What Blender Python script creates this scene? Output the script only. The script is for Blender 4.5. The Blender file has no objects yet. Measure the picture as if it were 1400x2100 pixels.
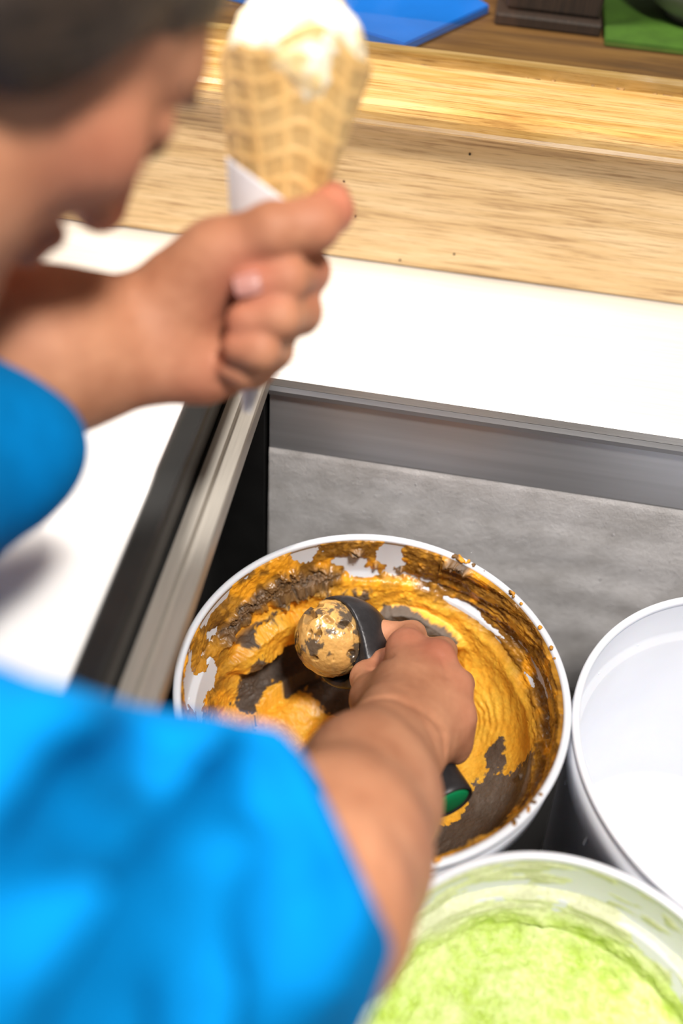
import bpy, bmesh, math, random
import numpy as np
from mathutils import Vector, Matrix

# ------------------------------------------------------------------ camera, world, lights, exposure
SC = bpy.context.scene
COL = SC.collection
CAM = np.array([0.00792287, -0.37325725, 0.54668217])
CR = np.array([0.98541754, 0.16032997, 0.05697873])      # camera right
CU = np.array([-0.15513964, 0.70905782, 0.68787259])     # camera up
CF = np.array([-0.06988538, 0.68668137, -0.72359155])    # viewing direction
FL = 2042.0
cd = bpy.data.cameras.new('camera')
cam = bpy.data.objects.new('camera', cd)
COL.objects.link(cam)
cd.sensor_fit = 'VERTICAL'
cd.sensor_height = 36.0
cd.lens = 36.0 * FL / 2100.0
cd.clip_start = 0.02
cam.matrix_world = Matrix(((CR[0], CU[0], -CF[0], CAM[0]), (CR[1], CU[1], -CF[1], CAM[1]),
                           (CR[2], CU[2], -CF[2], CAM[2]), (0, 0, 0, 1)))
cd.dof.use_dof = True
cd.dof.focus_distance = 0.695
cd.dof.aperture_fstop = 2.1
SC.camera = cam

SC.view_settings.view_transform = 'Standard'
SC.view_settings.look = 'None'
SC.view_settings.exposure = 0.0
SC.view_settings.gamma = 1.0
SC.view_settings.use_curve_mapping = False

world = bpy.data.worlds.new('World')
SC.world = world
world.use_nodes = True
bg = world.node_tree.nodes['Background']
bg.inputs[0].default_value = (1.0, 0.93, 0.86, 1)
bg.inputs[1].default_value = 0.21


def area(name, loc, target, sx, sy, power, color=(1, 1, 1), spread=180):
    l = bpy.data.lights.new(name, 'AREA')
    l.shape = 'RECTANGLE'
    l.size, l.size_y = sx, sy
    l.energy = power
    l.color = color
    l.spread = math.radians(spread)
    o = bpy.data.objects.new(name, l)
    COL.objects.link(o)
    o.location = loc
    o.rotation_euler = (Vector(target) - Vector(loc)).to_track_quat('-Z', 'Y').to_euler()
    return o


area('ceiling_lamp_key', (-0.66, 0.18, 1.40), (0.10, 0.0, 0.0), 0.35, 0.35, 38, (1.0, 0.95, 0.88))
area('ceiling_lamp_middle', (0.34, -0.48, 1.50), (0.15, 0.0, 0.0), 0.22, 0.22, 33, (1.0, 0.95, 0.88))


# ------------------------------------------------------------------ helpers
def at(px, py, d):
    """a place in the room: picture direction (px, py) at a distance d along the view axis"""
    return CAM + d * ((px - 700.0) / FL * CR - (py - 1050.0) / FL * CU + CF)


def tag(o, label=None, cat=None, group=None, kind=None):
    if label: o['label'] = label
    if cat: o['category'] = cat
    if group: o['group'] = group
    if kind: o['kind'] = kind
    return o


def empty(name, loc=(0, 0, 0)):
    o = bpy.data.objects.new(name, None)
    COL.objects.link(o)
    o.location = loc
    o.empty_display_size = 0.05
    return o


def link(name, me, mat, parent=None, smooth=True):
    o = bpy.data.objects.new(name, me)
    COL.objects.link(o)
    if mat: me.materials.append(mat)
    if smooth:
        me.polygons.foreach_set('use_smooth', np.ones(len(me.polygons), bool))
    if parent is not None:
        o.parent = parent
        o.matrix_parent_inverse = Matrix.Translation(parent.location).inverted()
    return o


def mesh_np(name, V, F):
    """F: (n,4) or (n,3) int array"""
    me = bpy.data.meshes.new(name)
    V = np.asarray(V, np.float32)
    F = np.asarray(F, np.int32)
    n = F.shape[1]
    me.vertices.add(len(V)); me.vertices.foreach_set('co', V.ravel())
    me.loops.add(F.size); me.loops.foreach_set('vertex_index', F.ravel())
    me.polygons.add(len(F))
    me.polygons.foreach_set('loop_start', np.arange(0, F.size, n, dtype=np.int32))
    me.polygons.foreach_set('loop_total', np.full(len(F), n, np.int32))
    me.update(calc_edges=True)
    me.validate()
    return me


def color_attr(me, name, rgb):
    a = me.attributes.new(name, 'FLOAT_COLOR', 'POINT')
    c = np.ones((len(rgb), 4), np.float32); c[:, :3] = rgb
    a.data.foreach_set('color', c.ravel())


def float_attr(me, name, v):
    a = me.attributes.new(name, 'FLOAT', 'POINT')
    a.data.foreach_set('value', np.asarray(v, np.float32))


def grid_faces(nu, nv, wrap_u=False):
    i = np.arange(nu if wrap_u else nu - 1)
    j = np.arange(nv - 1)
    I, J = np.meshgrid(i, j, indexing='ij')
    I2 = (I + 1) % nu
    return np.stack([I * nv + J, I2 * nv + J, I2 * nv + J + 1, I * nv + J + 1], -1).reshape(-1, 4)


def box_mesh(name, lo, hi, bevel=0.0, seg=2):
    bm = bmesh.new()
    bmesh.ops.create_cube(bm, size=1.0)
    lo = Vector(lo); hi = Vector(hi)
    for v in bm.verts:
        v.co = Vector((lo[i] + (v.co[i] + 0.5) * (hi[i] - lo[i]) for i in range(3)))
    if bevel > 0:
        bmesh.ops.bevel(bm, geom=bm.edges[:], offset=bevel, segments=seg, affect='EDGES', profile=0.5)
    me = bpy.data.meshes.new(name)
    bm.to_mesh(me); bm.free()
    return me


def box(name, lo, hi, mat, parent=None, bevel=0.0015, seg=2):
    return link(name, box_mesh(name, lo, hi, bevel, seg), mat, parent, smooth=False)


def extrude_x(name, prof, x0, x1, mat, parent=None, smooth=False):
    """closed profile of (y, z) points swept along x"""
    n = len(prof)
    V = [(x0, y, z) for y, z in prof] + [(x1, y, z) for y, z in prof]
    bm = bmesh.new()
    vs = [bm.verts.new(v) for v in V]
    for i in range(n):
        j = (i + 1) % n
        bm.faces.new((vs[i], vs[j], vs[n + j], vs[n + i]))
    bm.faces.new(vs[:n][::-1]); bm.faces.new(vs[n:])
    bmesh.ops.recalc_face_normals(bm, faces=bm.faces[:])
    me = bpy.data.meshes.new(name); bm.to_mesh(me); bm.free()
    return link(name, me, mat, parent, smooth)


def lathe(name, prof, mat, parent=None, center=(0, 0, 0), n=160, M=None, closed=False):
    """prof of (r, z)"""
    pr = np.array(prof, float)
    if closed: pr = np.vstack([pr, pr[:1]])
    th = np.linspace(0, 2 * np.pi, n, endpoint=False)
    V = np.stack([pr[None, :, 0] * np.cos(th)[:, None], pr[None, :, 0] * np.sin(th)[:, None],
                  np.broadcast_to(pr[None, :, 1], (n, len(pr)))], -1).reshape(-1, 3)
    if M is not None: V = V @ np.asarray(M).T
    V = V + np.asarray(center)
    me = mesh_np(name, V, grid_faces(n, len(pr), True))
    bm = bmesh.new(); bm.from_mesh(me)
    bmesh.ops.remove_doubles(bm, verts=bm.verts[:], dist=1e-6)
    bmesh.ops.recalc_face_normals(bm, faces=bm.faces[:])
    bm.to_mesh(me); bm.free()
    return link(name, me, mat, parent)


def frame_from(z, x=None):
    z = np.asarray(z, float); z = z / np.linalg.norm(z)
    x = np.array([1.0, 0, 0]) if x is None else np.asarray(x, float)
    x = x - z * (x @ z)
    if np.linalg.norm(x) < 1e-4: x = np.array([0, 1.0, 0]) - z * z[1]
    x /= np.linalg.norm(x)
    return np.stack([x, np.cross(z, x), z], 1)


# ---- value noise in numpy -------------------------------------------------------------------
def _hash(ix, iy, iz, seed):
    h = (ix * 374761393 + iy * 668265263 + iz * 2147483647 + seed * 1274126177) & 0xffffffff
    h = ((h ^ (h >> 13)) * 1274126177) & 0xffffffff
    h = ((h ^ (h >> 16)) * 2246822519) & 0xffffffff
    return (h ^ (h >> 15)) & 0xffffffff


def noise(P, scale=1.0, seed=0):
    """gradient noise, about -1..1"""
    P = np.asarray(P, np.float64) * scale
    I = np.floor(P).astype(np.int64); f = P - I
    w = f * f * f * (f * (f * 6 - 15) + 10)
    out = 0
    for dx in (0, 1):
        wx = w[..., 0] if dx else 1 - w[..., 0]
        for dy in (0, 1):
            wy = w[..., 1] if dy else 1 - w[..., 1]
            for dz in (0, 1):
                wz = w[..., 2] if dz else 1 - w[..., 2]
                h = _hash(I[..., 0] + dx, I[..., 1] + dy, I[..., 2] + dz, seed)
                gx = (h & 255) / 127.5 - 1; gy = ((h >> 8) & 255) / 127.5 - 1; gz = ((h >> 16) & 255) / 127.5 - 1
                out = out + wx * wy * wz * (gx * (f[..., 0] - dx) + gy * (f[..., 1] - dy) + gz * (f[..., 2] - dz))
    return out * 1.3


def fbm(P, scale, octv=4, seed=0, gain=0.5):
    s = 0; a = 1.0
    for o in range(octv):
        s = s + a * noise(P, scale * 2.03 ** o, seed + o * 17)
        a *= gain
    return s


def sstep(a, b, x):
    t = np.clip((x - a) / (b - a), 0, 1)
    return t * t * (3 - 2 * t)


# ---- signed distance bodies -----------------------------------------------------------------
class Body:
    def __init__(self): self.ops = []
    def cap(self, a, b, ra, rb=None, k=0.006, mode='u'):
        self.ops.append(('c', np.asarray(a, float), np.asarray(b, float), ra, ra if rb is None else rb, k, mode)); return self
    def chain(self, pts, rads, k=0.006, k0=None, mode='u'):
        for i in range(len(pts) - 1):
            self.cap(pts[i], pts[i + 1], rads[i], rads[i + 1], k if (i or k0 is None) else k0, mode)
        return self
    def ell(self, c, r, M=None, k=0.006, mode='u'):
        self.ops.append(('e', np.asarray(c, float), np.eye(3) if M is None else np.asarray(M, float), np.asarray(r, float), None, k, mode)); return self
    def plane(self, c, n, k=0.002):
        n = np.asarray(n, float); n = n / np.linalg.norm(n)
        self.ops.append(('p', np.asarray(c, float), n, None, None, k, 'i')); return self

    @staticmethod
    def prim(op, P):
        t = op[0]
        if t == 'c':
            a, b, ra, rb = op[1:5]
            ba = b - a; L = ba @ ba + 1e-12
            pa = P - a
            h = np.clip((pa @ ba) / L, 0, 1)
            q = pa - h[..., None] * ba
            return np.sqrt((q * q).sum(-1)) - (ra + (rb - ra) * h)
        if t == 'e':
            q = (P - op[1]) @ op[2]
            r = op[3]
            k0 = np.sqrt(((q / r) ** 2).sum(-1)); k1 = np.sqrt(((q / r ** 2) ** 2).sum(-1)) + 1e-9
            return np.where(k0 < 0.05, -r.min(), k0 * (k0 - 1) / k1)
        if t == 'h':
            q = P - op[1]
            return np.maximum(-(q @ op[2]), np.sqrt((q * q).sum(-1)) - op[3])
        return (P - op[1]) @ op[2]

    def half(self, c, n, R, k=0.003):
        n = np.asarray(n, float)
        self.ops.append(('h', np.asarray(c, float), n / np.linalg.norm(n), R, None, k, 's')); return self

    def hit(self, px, py, inset=0.0, t0=0.15):
        """first place on the surface along a picture direction, pushed in by inset"""
        o = at(px, py, 0.0); u = at(px, py, 1.0) - o; L = np.linalg.norm(u); s = t0
        for i in range(80):
            d = float(self.eval((o + u * s)[None])[0])
            if d < 1e-4 or s > 0.9: break
            s += 0.8 * d / L
        return o + u * (s + inset / L)

    def comb(self, d, e, k, mode):
        if mode == 's': e = -e
        if mode == 'u':
            h = np.maximum(k - np.abs(d - e), 0) / k
            return np.minimum(d, e) - h * h * k * 0.25
        h = np.maximum(k - np.abs(d - e), 0) / k
        return np.maximum(d, e) + h * h * k * 0.25

    def eval(self, P):
        d = np.full(P.shape[:-1], 1e3)
        for op in self.ops: d = self.comb(d, self.prim(op, P), op[5], op[6])
        return d

    def mesh(self, name, h, lo=None, hi=None):
        B = 8; H = B * h
        if lo is None:
            los, his = [], []
            for op in self.ops:
                if op[6] != 'u': continue
                if op[0] == 'c':
                    R = max(op[3], op[4]); los.append(np.minimum(op[1], op[2]) - R); his.append(np.maximum(op[1], op[2]) + R)
                else:
                    R = op[3].max(); los.append(op[1] - R); his.append(op[1] + R)
            lo = np.min(los, 0) - 0.01; hi = np.max(his, 0) + 0.01
        nb = np.ceil((hi - lo) / H).astype(int) + 1
        g = np.stack(np.meshgrid(*[np.arange(n) for n in nb], indexing='ij'), -1).reshape(-1, 3)
        C = lo + (g + 0.5) * H
        D = np.empty((len(self.ops), len(C)), np.float32)
        d = np.full(len(C), 1e3)
        for i, op in enumerate(self.ops):
            D[i] = self.prim(op, C); d = self.comb(d, D[i], op[5], op[6])
        act = np.abs(d) < H * 1.25
        g = g[act]; D = D[:, act]; dc = d[act]
        N = len(g)
        base = lo + g * H
        off = np.stack(np.meshgrid(*[np.arange(B + 1)] * 3, indexing='ij'), -1) * h
        val = np.full((N, B + 1, B + 1, B + 1), 1e3)
        for i, op in enumerate(self.ops):
            if op[6] == 'u': m = D[i] < dc + 2.2 * H + op[5]
            elif op[6] == 's': m = D[i] < 1.2 * H + op[5]
            else: m = np.ones(N, bool)
            idx = np.nonzero(m)[0]
            for s in range(0, len(idx), 1500):
                ii = idx[s:s + 1500]
                P = base[ii][:, None, None, None, :] + off[None]
                val[ii] = self.comb(val[ii], self.prim(op, P), op[5], op[6])
        # surface nets
        nbx = nb * B + 2
        ins = val < 0
        cs = np.zeros((N, B, B, B), np.int8)
        for a in (0, 1):
            for b in (0, 1):
                for c in (0, 1):
                    cs += ins[:, a:a + B, b:b + B, c:c + B]
        bi, ci, cj, ck = np.nonzero((cs > 0) & (cs < 8))
        num = np.zeros((len(bi), 3)); cnt = np.zeros(len(bi))
        corner = {}
        for a in (0, 1):
            for b in (0, 1):
                for c in (0, 1):
                    corner[a, b, c] = val[bi, ci + a, cj + b, ck + c]
        for (p, q) in [((0, 0, 0), (1, 0, 0)), ((0, 1, 0), (1, 1, 0)), ((0, 0, 1), (1, 0, 1)), ((0, 1, 1), (1, 1, 1)),
                       ((0, 0, 0), (0, 1, 0)), ((1, 0, 0), (1, 1, 0)), ((0, 0, 1), (0, 1, 1)), ((1, 0, 1), (1, 1, 1)),
                       ((0, 0, 0), (0, 0, 1)), ((1, 0, 0), (1, 0, 1)), ((0, 1, 0), (0, 1, 1)), ((1, 1, 0), (1, 1, 1))]:
            va, vb = corner[p], corner[q]
            x = (va < 0) != (vb < 0)
            t = np.where(x, va / np.where(x, va - vb, 1), 0)
            pt = np.array(p)[None] + t[:, None] * (np.array(q) - np.array(p))[None]
            num += np.where(x[:, None], pt, 0); cnt += x
        V = base[bi] + (np.stack([ci, cj, ck], -1) + num / cnt[:, None]) * h
        gc = g[bi] * B + np.stack([ci, cj, ck], -1)
        key = (gc[:, 0] * nbx[1] + gc[:, 1]) * nbx[2] + gc[:, 2]
        srt = np.argsort(key); ks = key[srt]
        quads = []
        for ax in range(3):
            sl = [slice(0, B)] * 3
            s2 = list(sl); s2[ax] = slice(1, B + 1)
            A = ins[(slice(None),) + tuple(sl)]; Bv = ins[(slice(None),) + tuple(s2)]
            eb, ei, ej, ek = np.nonzero(A != Bv)
            ge = g[eb] * B + np.stack([ei, ej, ek], -1)
            flip = A[eb, ei, ej, ek]
            o1, o2 = (ax + 1) % 3, (ax + 2) % 3
            q = []
            ok = np.ones(len(ge), bool)
            for (u, v) in ((0, 0), (1, 0), (1, 1), (0, 1)):
                c = ge.copy(); c[:, o1] -= u; c[:, o2] -= v
                kk = (c[:, 0] * nbx[1] + c[:, 1]) * nbx[2] + c[:, 2]
                pos = np.clip(np.searchsorted(ks, kk), 0, len(ks) - 1)
                ok &= ks[pos] == kk
                q.append(srt[pos])
            q = np.stack(q, -1)
            q = np.where(flip[:, None], q, q[:, ::-1])
            quads.append(q[ok])
        F = np.concatenate(quads)
        return V, F


def vnormals(V, F):
    a, b, c, d = (V[F[:, i]] for i in range(4))
    n = np.cross(c - a, d - b)
    N = np.zeros_like(V)
    for i in range(4): np.add.at(N, F[:, i], n)
    return N / (np.linalg.norm(N, axis=1, keepdims=True) + 1e-12)


# ---- materials ------------------------------------------------------------------------------
def nt(name):
    m = bpy.data.materials.new(name); m.use_nodes = True
    t = m.node_tree
    return m, t, t.nodes['Principled BSDF']


def node(t, typ, **kw):
    n = t.nodes.new(typ)
    for k, v in kw.items():
        if k.startswith('_'): setattr(n, k[1:], v)
        else: n.inputs[k.replace('__', ' ')].default_value = v
    return n


def ramp(t, stops):
    r = t.nodes.new('ShaderNodeValToRGB')
    el = r.color_ramp.elements
    while len(el) < len(stops): el.new(0.5)
    for e, (p, c) in zip(el, stops):
        e.position = p; e.color = tuple(c) + ((1,) if len(c) == 3 else ())
    return r


def coords(t, scale=(1, 1, 1)):
    tc = t.nodes.new('ShaderNodeTexCoord'); mp = t.nodes.new('ShaderNodeMapping')
    mp.inputs['Scale'].default_value = scale
    t.links.new(tc.outputs['Object'], mp.inputs['Vector'])
    return mp.outputs['Vector']


def plain(name, col, rough=0.5, metal=0.0, var=0.06, scale=60, bump=0.0, bscale=400, coat=0.0, stretch=(1, 1, 1), sss=0.0, rvar=0.0, spec=0.5):
    m, t, b = nt(name)
    v = coords(t, stretch)
    n = node(t, 'ShaderNodeTexNoise', Scale=scale, Detail=3.0)
    t.links.new(v, n.inputs['Vector'])
    lo = tuple(max(0, c * (1 - var * 2)) for c in col); hi = tuple(min(1, c * (1 + var)) for c in col)
    r = ramp(t, [(0.3, lo), (0.7, hi)])
    t.links.new(n.outputs['Fac'], r.inputs['Fac'])
    t.links.new(r.outputs['Color'], b.inputs['Base Color'])
    b.inputs['Roughness'].default_value = rough
    b.inputs['Metallic'].default_value = metal
    b.inputs['Specular IOR Level'].default_value = spec
    b.inputs['Coat Weight'].default_value = coat
    if sss:
        b.inputs['Subsurface Weight'].default_value = sss
        b.inputs['Subsurface Radius'].default_value = (1, 0.4, 0.2)
        b.inputs['Subsurface Scale'].default_value = 0.004
    if rvar:
        mr = node(t, 'ShaderNodeMapRange'); mr.inputs[3].default_value = rough - rvar; mr.inputs[4].default_value = rough + rvar
        t.links.new(n.outputs['Fac'], mr.inputs[0]); t.links.new(mr.outputs[0], b.inputs['Roughness'])
    if bump:
        n2 = node(t, 'ShaderNodeTexNoise', Scale=bscale, Detail=4.0)
        t.links.new(v, n2.inputs['Vector'])
        bp = node(t, 'ShaderNodeBump', Strength=bump, Distance=0.001)
        t.links.new(n2.outputs['Fac'], bp.inputs['Height']); t.links.new(bp.outputs['Normal'], b.inputs['Normal'])
    return m


def wood(name, light, mid, dark, gscale=1.0, rough=0.45, coat=0.15):
    m, t, b = nt(name)
    v = coords(t, (1.0 * gscale, 14 * gscale, 14 * gscale))
    n1 = node(t, 'ShaderNodeTexNoise', Scale=6.0, Detail=8.0, Roughness=0.62, Distortion=0.5)
    t.links.new(v, n1.inputs['Vector'])
    r1 = ramp(t, [(0.28, dark), (0.42, mid), (0.62, light)])
    t.links.new(n1.outputs['Fac'], r1.inputs['Fac'])
    v2 = coords(t, (5 * gscale, 150 * gscale, 150 * gscale))
    n2 = node(t, 'ShaderNodeTexNoise', Scale=4.0, Detail=4.0, Roughness=0.7)
    t.links.new(v2, n2.inputs['Vector'])
    r2 = ramp(t, [(0.32, (0.42, 0.3, 0.18)), (0.5, (1, 1, 1))])
    t.links.new(n2.outputs['Fac'], r2.inputs['Fac'])
    mx = t.nodes.new('ShaderNodeMix'); mx.data_type = 'RGBA'; mx.blend_type = 'MULTIPLY'
    mx.inputs[0].default_value = 0.75
    t.links.new(r1.outputs['Color'], mx.inputs[6]); t.links.new(r2.outputs['Color'], mx.inputs[7])
    t.links.new(mx.outputs[2], b.inputs['Base Color'])
    b.inputs['Roughness'].default_value = rough
    b.inputs['Coat Weight'].default_value = coat
    b.inputs['Coat Roughness'].default_value = 0.12
    bp = node(t, 'ShaderNodeBump', Strength=0.15, Distance=0.001)
    t.links.new(n2.outputs['Fac'], bp.inputs['Height']); t.links.new(bp.outputs['Normal'], b.inputs['Normal'])
    return m


def attr_mat(name, rough=0.4, bump=0.2, bscale=700, sss=0.0, rattr=None, coat=0.0):
    m, t, b = nt(name)
    a = t.nodes.new('ShaderNodeAttribute'); a.attribute_name = 'Col'
    v = coords(t)
    n = node(t, 'ShaderNodeTexNoise', Scale=350.0, Detail=4.0)
    t.links.new(v, n.inputs['Vector'])
    r = ramp(t, [(0.3, (0.82, 0.8, 0.76)), (0.65, (1, 1, 1))])
    t.links.new(n.outputs['Fac'], r.inputs['Fac'])
    mx = t.nodes.new('ShaderNodeMix'); mx.data_type = 'RGBA'; mx.blend_type = 'MULTIPLY'; mx.inputs[0].default_value = 1
    t.links.new(a.outputs['Color'], mx.inputs[6]); t.links.new(r.outputs['Color'], mx.inputs[7])
    t.links.new(mx.outputs[2], b.inputs['Base Color'])
    b.inputs['Roughness'].default_value = rough
    b.inputs['Coat Weight'].default_value = coat
    b.inputs['Coat Roughness'].default_value = 0.2
    if rattr:
        ra = t.nodes.new('ShaderNodeAttribute'); ra.attribute_name = rattr
        t.links.new(ra.outputs['Fac'], b.inputs['Roughness'])
    if sss:
        b.inputs['Subsurface Weight'].default_value = sss
        b.inputs['Subsurface Radius'].default_value = (1, 0.5, 0.25)
        b.inputs['Subsurface Scale'].default_value = 0.004
    n2 = node(t, 'ShaderNodeTexNoise', Scale=bscale, Detail=4.0)
    t.links.new(v, n2.inputs['Vector'])
    bp = node(t, 'ShaderNodeBump', Strength=bump, Distance=0.0006)
    t.links.new(n2.outputs['Fac'], bp.inputs['Height']); t.links.new(bp.outputs['Normal'], b.inputs['Normal'])
    return m


M_STEEL = plain('brushed_steel', (0.76, 0.745, 0.72), 0.36, 0.45, 0.05, 30, 0.05, 300, stretch=(0.6, 25, 25))
M_BAND = plain('dull_steel', (0.50, 0.50, 0.52), 0.42, 0.7, 0.06, 12, stretch=(0.4, 10, 10))
M_WHITE = plain('white_enamel', (0.86, 0.84, 0.83), 0.35, 0, 0.03, 10)
M_BLACK = plain('black_rubber', (0.012, 0.012, 0.012), 0.38, 0, 0.1, 50)
M_ALU = plain('aluminium_trim', (0.42, 0.39, 0.35), 0.4, 0.6, 0.05, 30, stretch=(30, 1, 30))
M_DARK = plain('dark_liner', (0.03, 0.028, 0.026), 0.5, 0, 0.1, 30)
M_BOARD = wood('board_wood', (0.74, 0.53, 0.29), (0.62, 0.41, 0.19), (0.34, 0.19, 0.075), 1.0)
M_RAIL = wood('rail_wood', (0.58, 0.375, 0.16), (0.48, 0.275, 0.08), (0.29, 0.135, 0.03), 1.2, 0.26, 0.8)
M_PLASTIC = plain('white_plastic', (0.67, 0.69, 0.75), 0.38, 0, 0.015, 20, sss=0.15)
M_HOLE = plain('dark_hole', (0.05, 0.03, 0.015), 0.8)

# ------------------------------------------------------------------ the setting
FLOOR_Z = -0.75


def struct(name, lo, hi, mat, bevel=0.0):
    return tag(box(name, lo, hi, mat, None, bevel), kind='structure')


M_FLOOR = plain('floor_vinyl', (0.12, 0.10, 0.085), 0.5, 0, 0.15, 8)
M_WALL = plain('wall_paint', (0.10, 0.07, 0.05), 0.7, 0, 0.1, 6)
struct('floor', (-2.5, -2.5, FLOOR_Z - 0.05), (2.5, 3.0, FLOOR_Z), M_FLOOR)
struct('wall_back', (-2.5, 3.0, FLOOR_Z), (2.5, 3.05, 2.2), M_WALL)

# chest freezer
X0, X1 = -1.05, 0.95          # cabinet
YF, YB = -0.46, 0.36
LZ = 0.10                     # top of the steel ledge
OX0, OX1, OY0, OY1 = -0.108, 0.86, -0.375, 0.18      # open well
WZ = -0.222                   # floor of the well
fz = empty('chest_freezer', (0, -0.05, FLOOR_Z))
tag(fz, 'open steel-topped chest freezer with a frosted grey inner wall holding three tubs', 'freezer')
box('front_panel', (X0, YF, FLOOR_Z), (X1, YF + 0.03, LZ - 0.006), M_WHITE, fz, 0.004)
box('side_panel', (X0, YF + 0.03, FLOOR_Z), (X0 + 0.03, YB, LZ - 0.006), M_WHITE, fz, 0.003)
box('side_panel', (X1 - 0.03, YF + 0.03, FLOOR_Z), (X1, YB, LZ - 0.006), M_WHITE, fz, 0.003)
box('rear_panel', (X0 + 0.03, YB - 0.03, FLOOR_Z), (X1 - 0.03, YB, LZ - 0.006), M_WHITE, fz, 0.003)
extrude_x('rear_ledge', [(OY1 - 0.004, LZ - 0.012), (OY1 - 0.006, LZ - 0.004), (OY1 - 0.003, LZ - 0.0008), (OY1 + 0.004, LZ + 0.0006),
                         (OY1 + 0.06, LZ + 0.0012), (YB, LZ), (YB, LZ - 0.006), (OY1 + 0.012, LZ - 0.006), (OY1 + 0.006, LZ - 0.012)],
          X0, X1, M_STEEL, fz)
box('front_ledge', (X0, YF, LZ - 0.006), (X1, OY0, LZ), M_STEEL, fz, 0.002)
box('side_ledge', (OX1, OY0, LZ - 0.006), (X1, OY1 - 0.006, LZ), M_STEEL, fz, 0.001)
# steel band below the ledge, with a rolled bead at its top
extrude_x('upper_band', [(OY1, 0.022), (OY1, LZ - 0.024), (OY1 - 0.004, LZ - 0.021), (OY1 - 0.0055, LZ - 0.016), (OY1 - 0.004, LZ - 0.0125),
                         (OY1 + 0.006, LZ - 0.0125), (OY1 + 0.006, 0.022)], OX0, OX1, M_BAND, fz)
box('well_floor', (-0.16, OY0, WZ - 0.01), (OX1, OY1 + 0.01, WZ), M_DARK, fz, 0)
box('well_side', (-0.160, OY0, WZ), (-0.148, OY1 + 0.006, LZ - 0.012), M_BLACK, fz, 0)  # black left wall, its colour holding the shade of the well
box('well_corner', (-0.148, OY1 - 0.006, WZ), (OX0 - 0.003, OY1 + 0.006, LZ - 0.012), M_BLACK, fz, 0)  # black filler put where the corner lies in shade
box('well_side', (OX1, OY0, WZ), (OX1 + 0.01, OY1 + 0.006, LZ - 0.006), M_BAND, fz, 0)
box('well_front', (-0.16, OY0 - 0.01, WZ), (OX1, OY0, LZ - 0.006), M_DARK, fz, 0)

# frosted lower back wall: a relief grid
nx, nz = 560, 150
gx = np.linspace(OX0, OX1, nx); gz = np.linspace(WZ, 0.024, nz)
GX, GZ = np.meshgrid(gx, gz, indexing='ij')
P = np.stack([GX, GX * 0, GZ], -1)
wv = GZ + 0.012 * noise(P, 6, 3) + 0.006 * noise(P, 20, 4)
rel = 0.00022 * np.sin(wv * 2 * np.pi / 0.05) * sstep(0.01, -0.01, GZ) + 0.0006 * fbm(P * [0.7, 1, 1.2], 22, 2, 8) + 0.00025 * noise(P, 300, 9)
edge = sstep(0.024, 0.019, GZ)
GY = OY1 - 0.001 - edge * 0.0006 - rel * edge
m, t, b = nt('frost')
v = coords(t)
n = node(t, 'ShaderNodeTexNoise', Scale=26.0, Detail=6.0, Roughness=0.65); t.links.new(v, n.inputs['Vector'])
r = ramp(t, [(0.28, (0.44, 0.42, 0.41)), (0.72, (0.74, 0.72, 0.725))]); t.links.new(n.outputs['Fac'], r.inputs['Fac'])
t.links.new(r.outputs['Color'], b.inputs['Base Color']); b.inputs['Roughness'].default_value = 0.62
n2 = node(t, 'ShaderNodeTexNoise', Scale=900.0, Detail=5.0); t.links.new(v, n2.inputs['Vector'])
bp = node(t, 'ShaderNodeBump', Strength=0.6, Distance=0.001); t.links.new(n2.outputs['Fac'], bp.inputs['Height']); t.links.new(bp.outputs['Normal'], b.inputs['Normal'])
M_FROST = m
me = mesh_np('frosted_wall', np.stack([GX, GY, GZ], -1).reshape(-1, 3), grid_faces(nx, nz))
link('frosted_wall', me, M_FROST, fz)
# glinting ice crystals stuck on the frost
rng = np.random.default_rng(5)
Vs, Fs = [], []
for i in range(420):
    x = rng.uniform(OX0 + 0.03, 0.5); z = -0.14 + 0.15 * rng.random()
    iu = int((x - OX0) / (OX1 - OX0) * (nx - 1)); iz = int((z - WZ) / (0.024 - WZ) * (nz - 1))
    s = rng.uniform(0.0004, 0.0012)
    c = np.array([x, GY[iu, iz] - 0.0002, z]); q = rng.normal(size=(4, 3)); q /= np.linalg.norm(q, axis=1, keepdims=True)
    n0 = 4 * len(Vs); Vs.append(c + q * s); Fs += [(n0, n0 + 1, n0 + 2), (n0, n0 + 2, n0 + 3), (n0, n0 + 3, n0 + 1), (n0 + 1, n0 + 3, n0 + 2)]
M_ICE = plain('ice_crystal', (0.95, 0.95, 1.0), 0.12, 0.7, 0.02)
tag(link('ice_crystals', mesh_np('ice_crystals', np.concatenate(Vs), Fs), M_ICE, fz, smooth=False), kind='stuff')

# aluminium channel along the well's left edge: two lips with a darker groove
ch = [(-0.128, 0.0885), (-0.128, LZ + 0.003), (-0.1195, LZ + 0.003), (-0.1185, LZ - 0.001), (-0.1145, LZ - 0.001), (-0.1135, LZ + 0.003), (-0.1075, LZ + 0.003),
      (-0.1065, LZ + 0.001), (-0.1065, 0.0885)]
bm = bmesh.new()
va = [bm.verts.new((x, OY0 - 0.02, z)) for x, z in ch]; vb = [bm.verts.new((x, OY1 - 0.006, z)) for x, z in ch]
for i in range(len(ch)):
    j = (i + 1) % len(ch); bm.faces.new((va[i], va[j], vb[j], vb[i]))
bm.faces.new(va); bm.faces.new(vb); bmesh.ops.recalc_face_normals(bm, faces=bm.faces[:])
me = bpy.data.meshes.new('edge_channel'); bm.to_mesh(me); bm.free()
link('edge_channel', me, M_ALU, fz, smooth=False)
box('deck_plate', (X0, OY0, LZ - 0.012), (-0.128, OY1 - 0.006, LZ - 0.002), M_BLACK, fz, 0)

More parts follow.
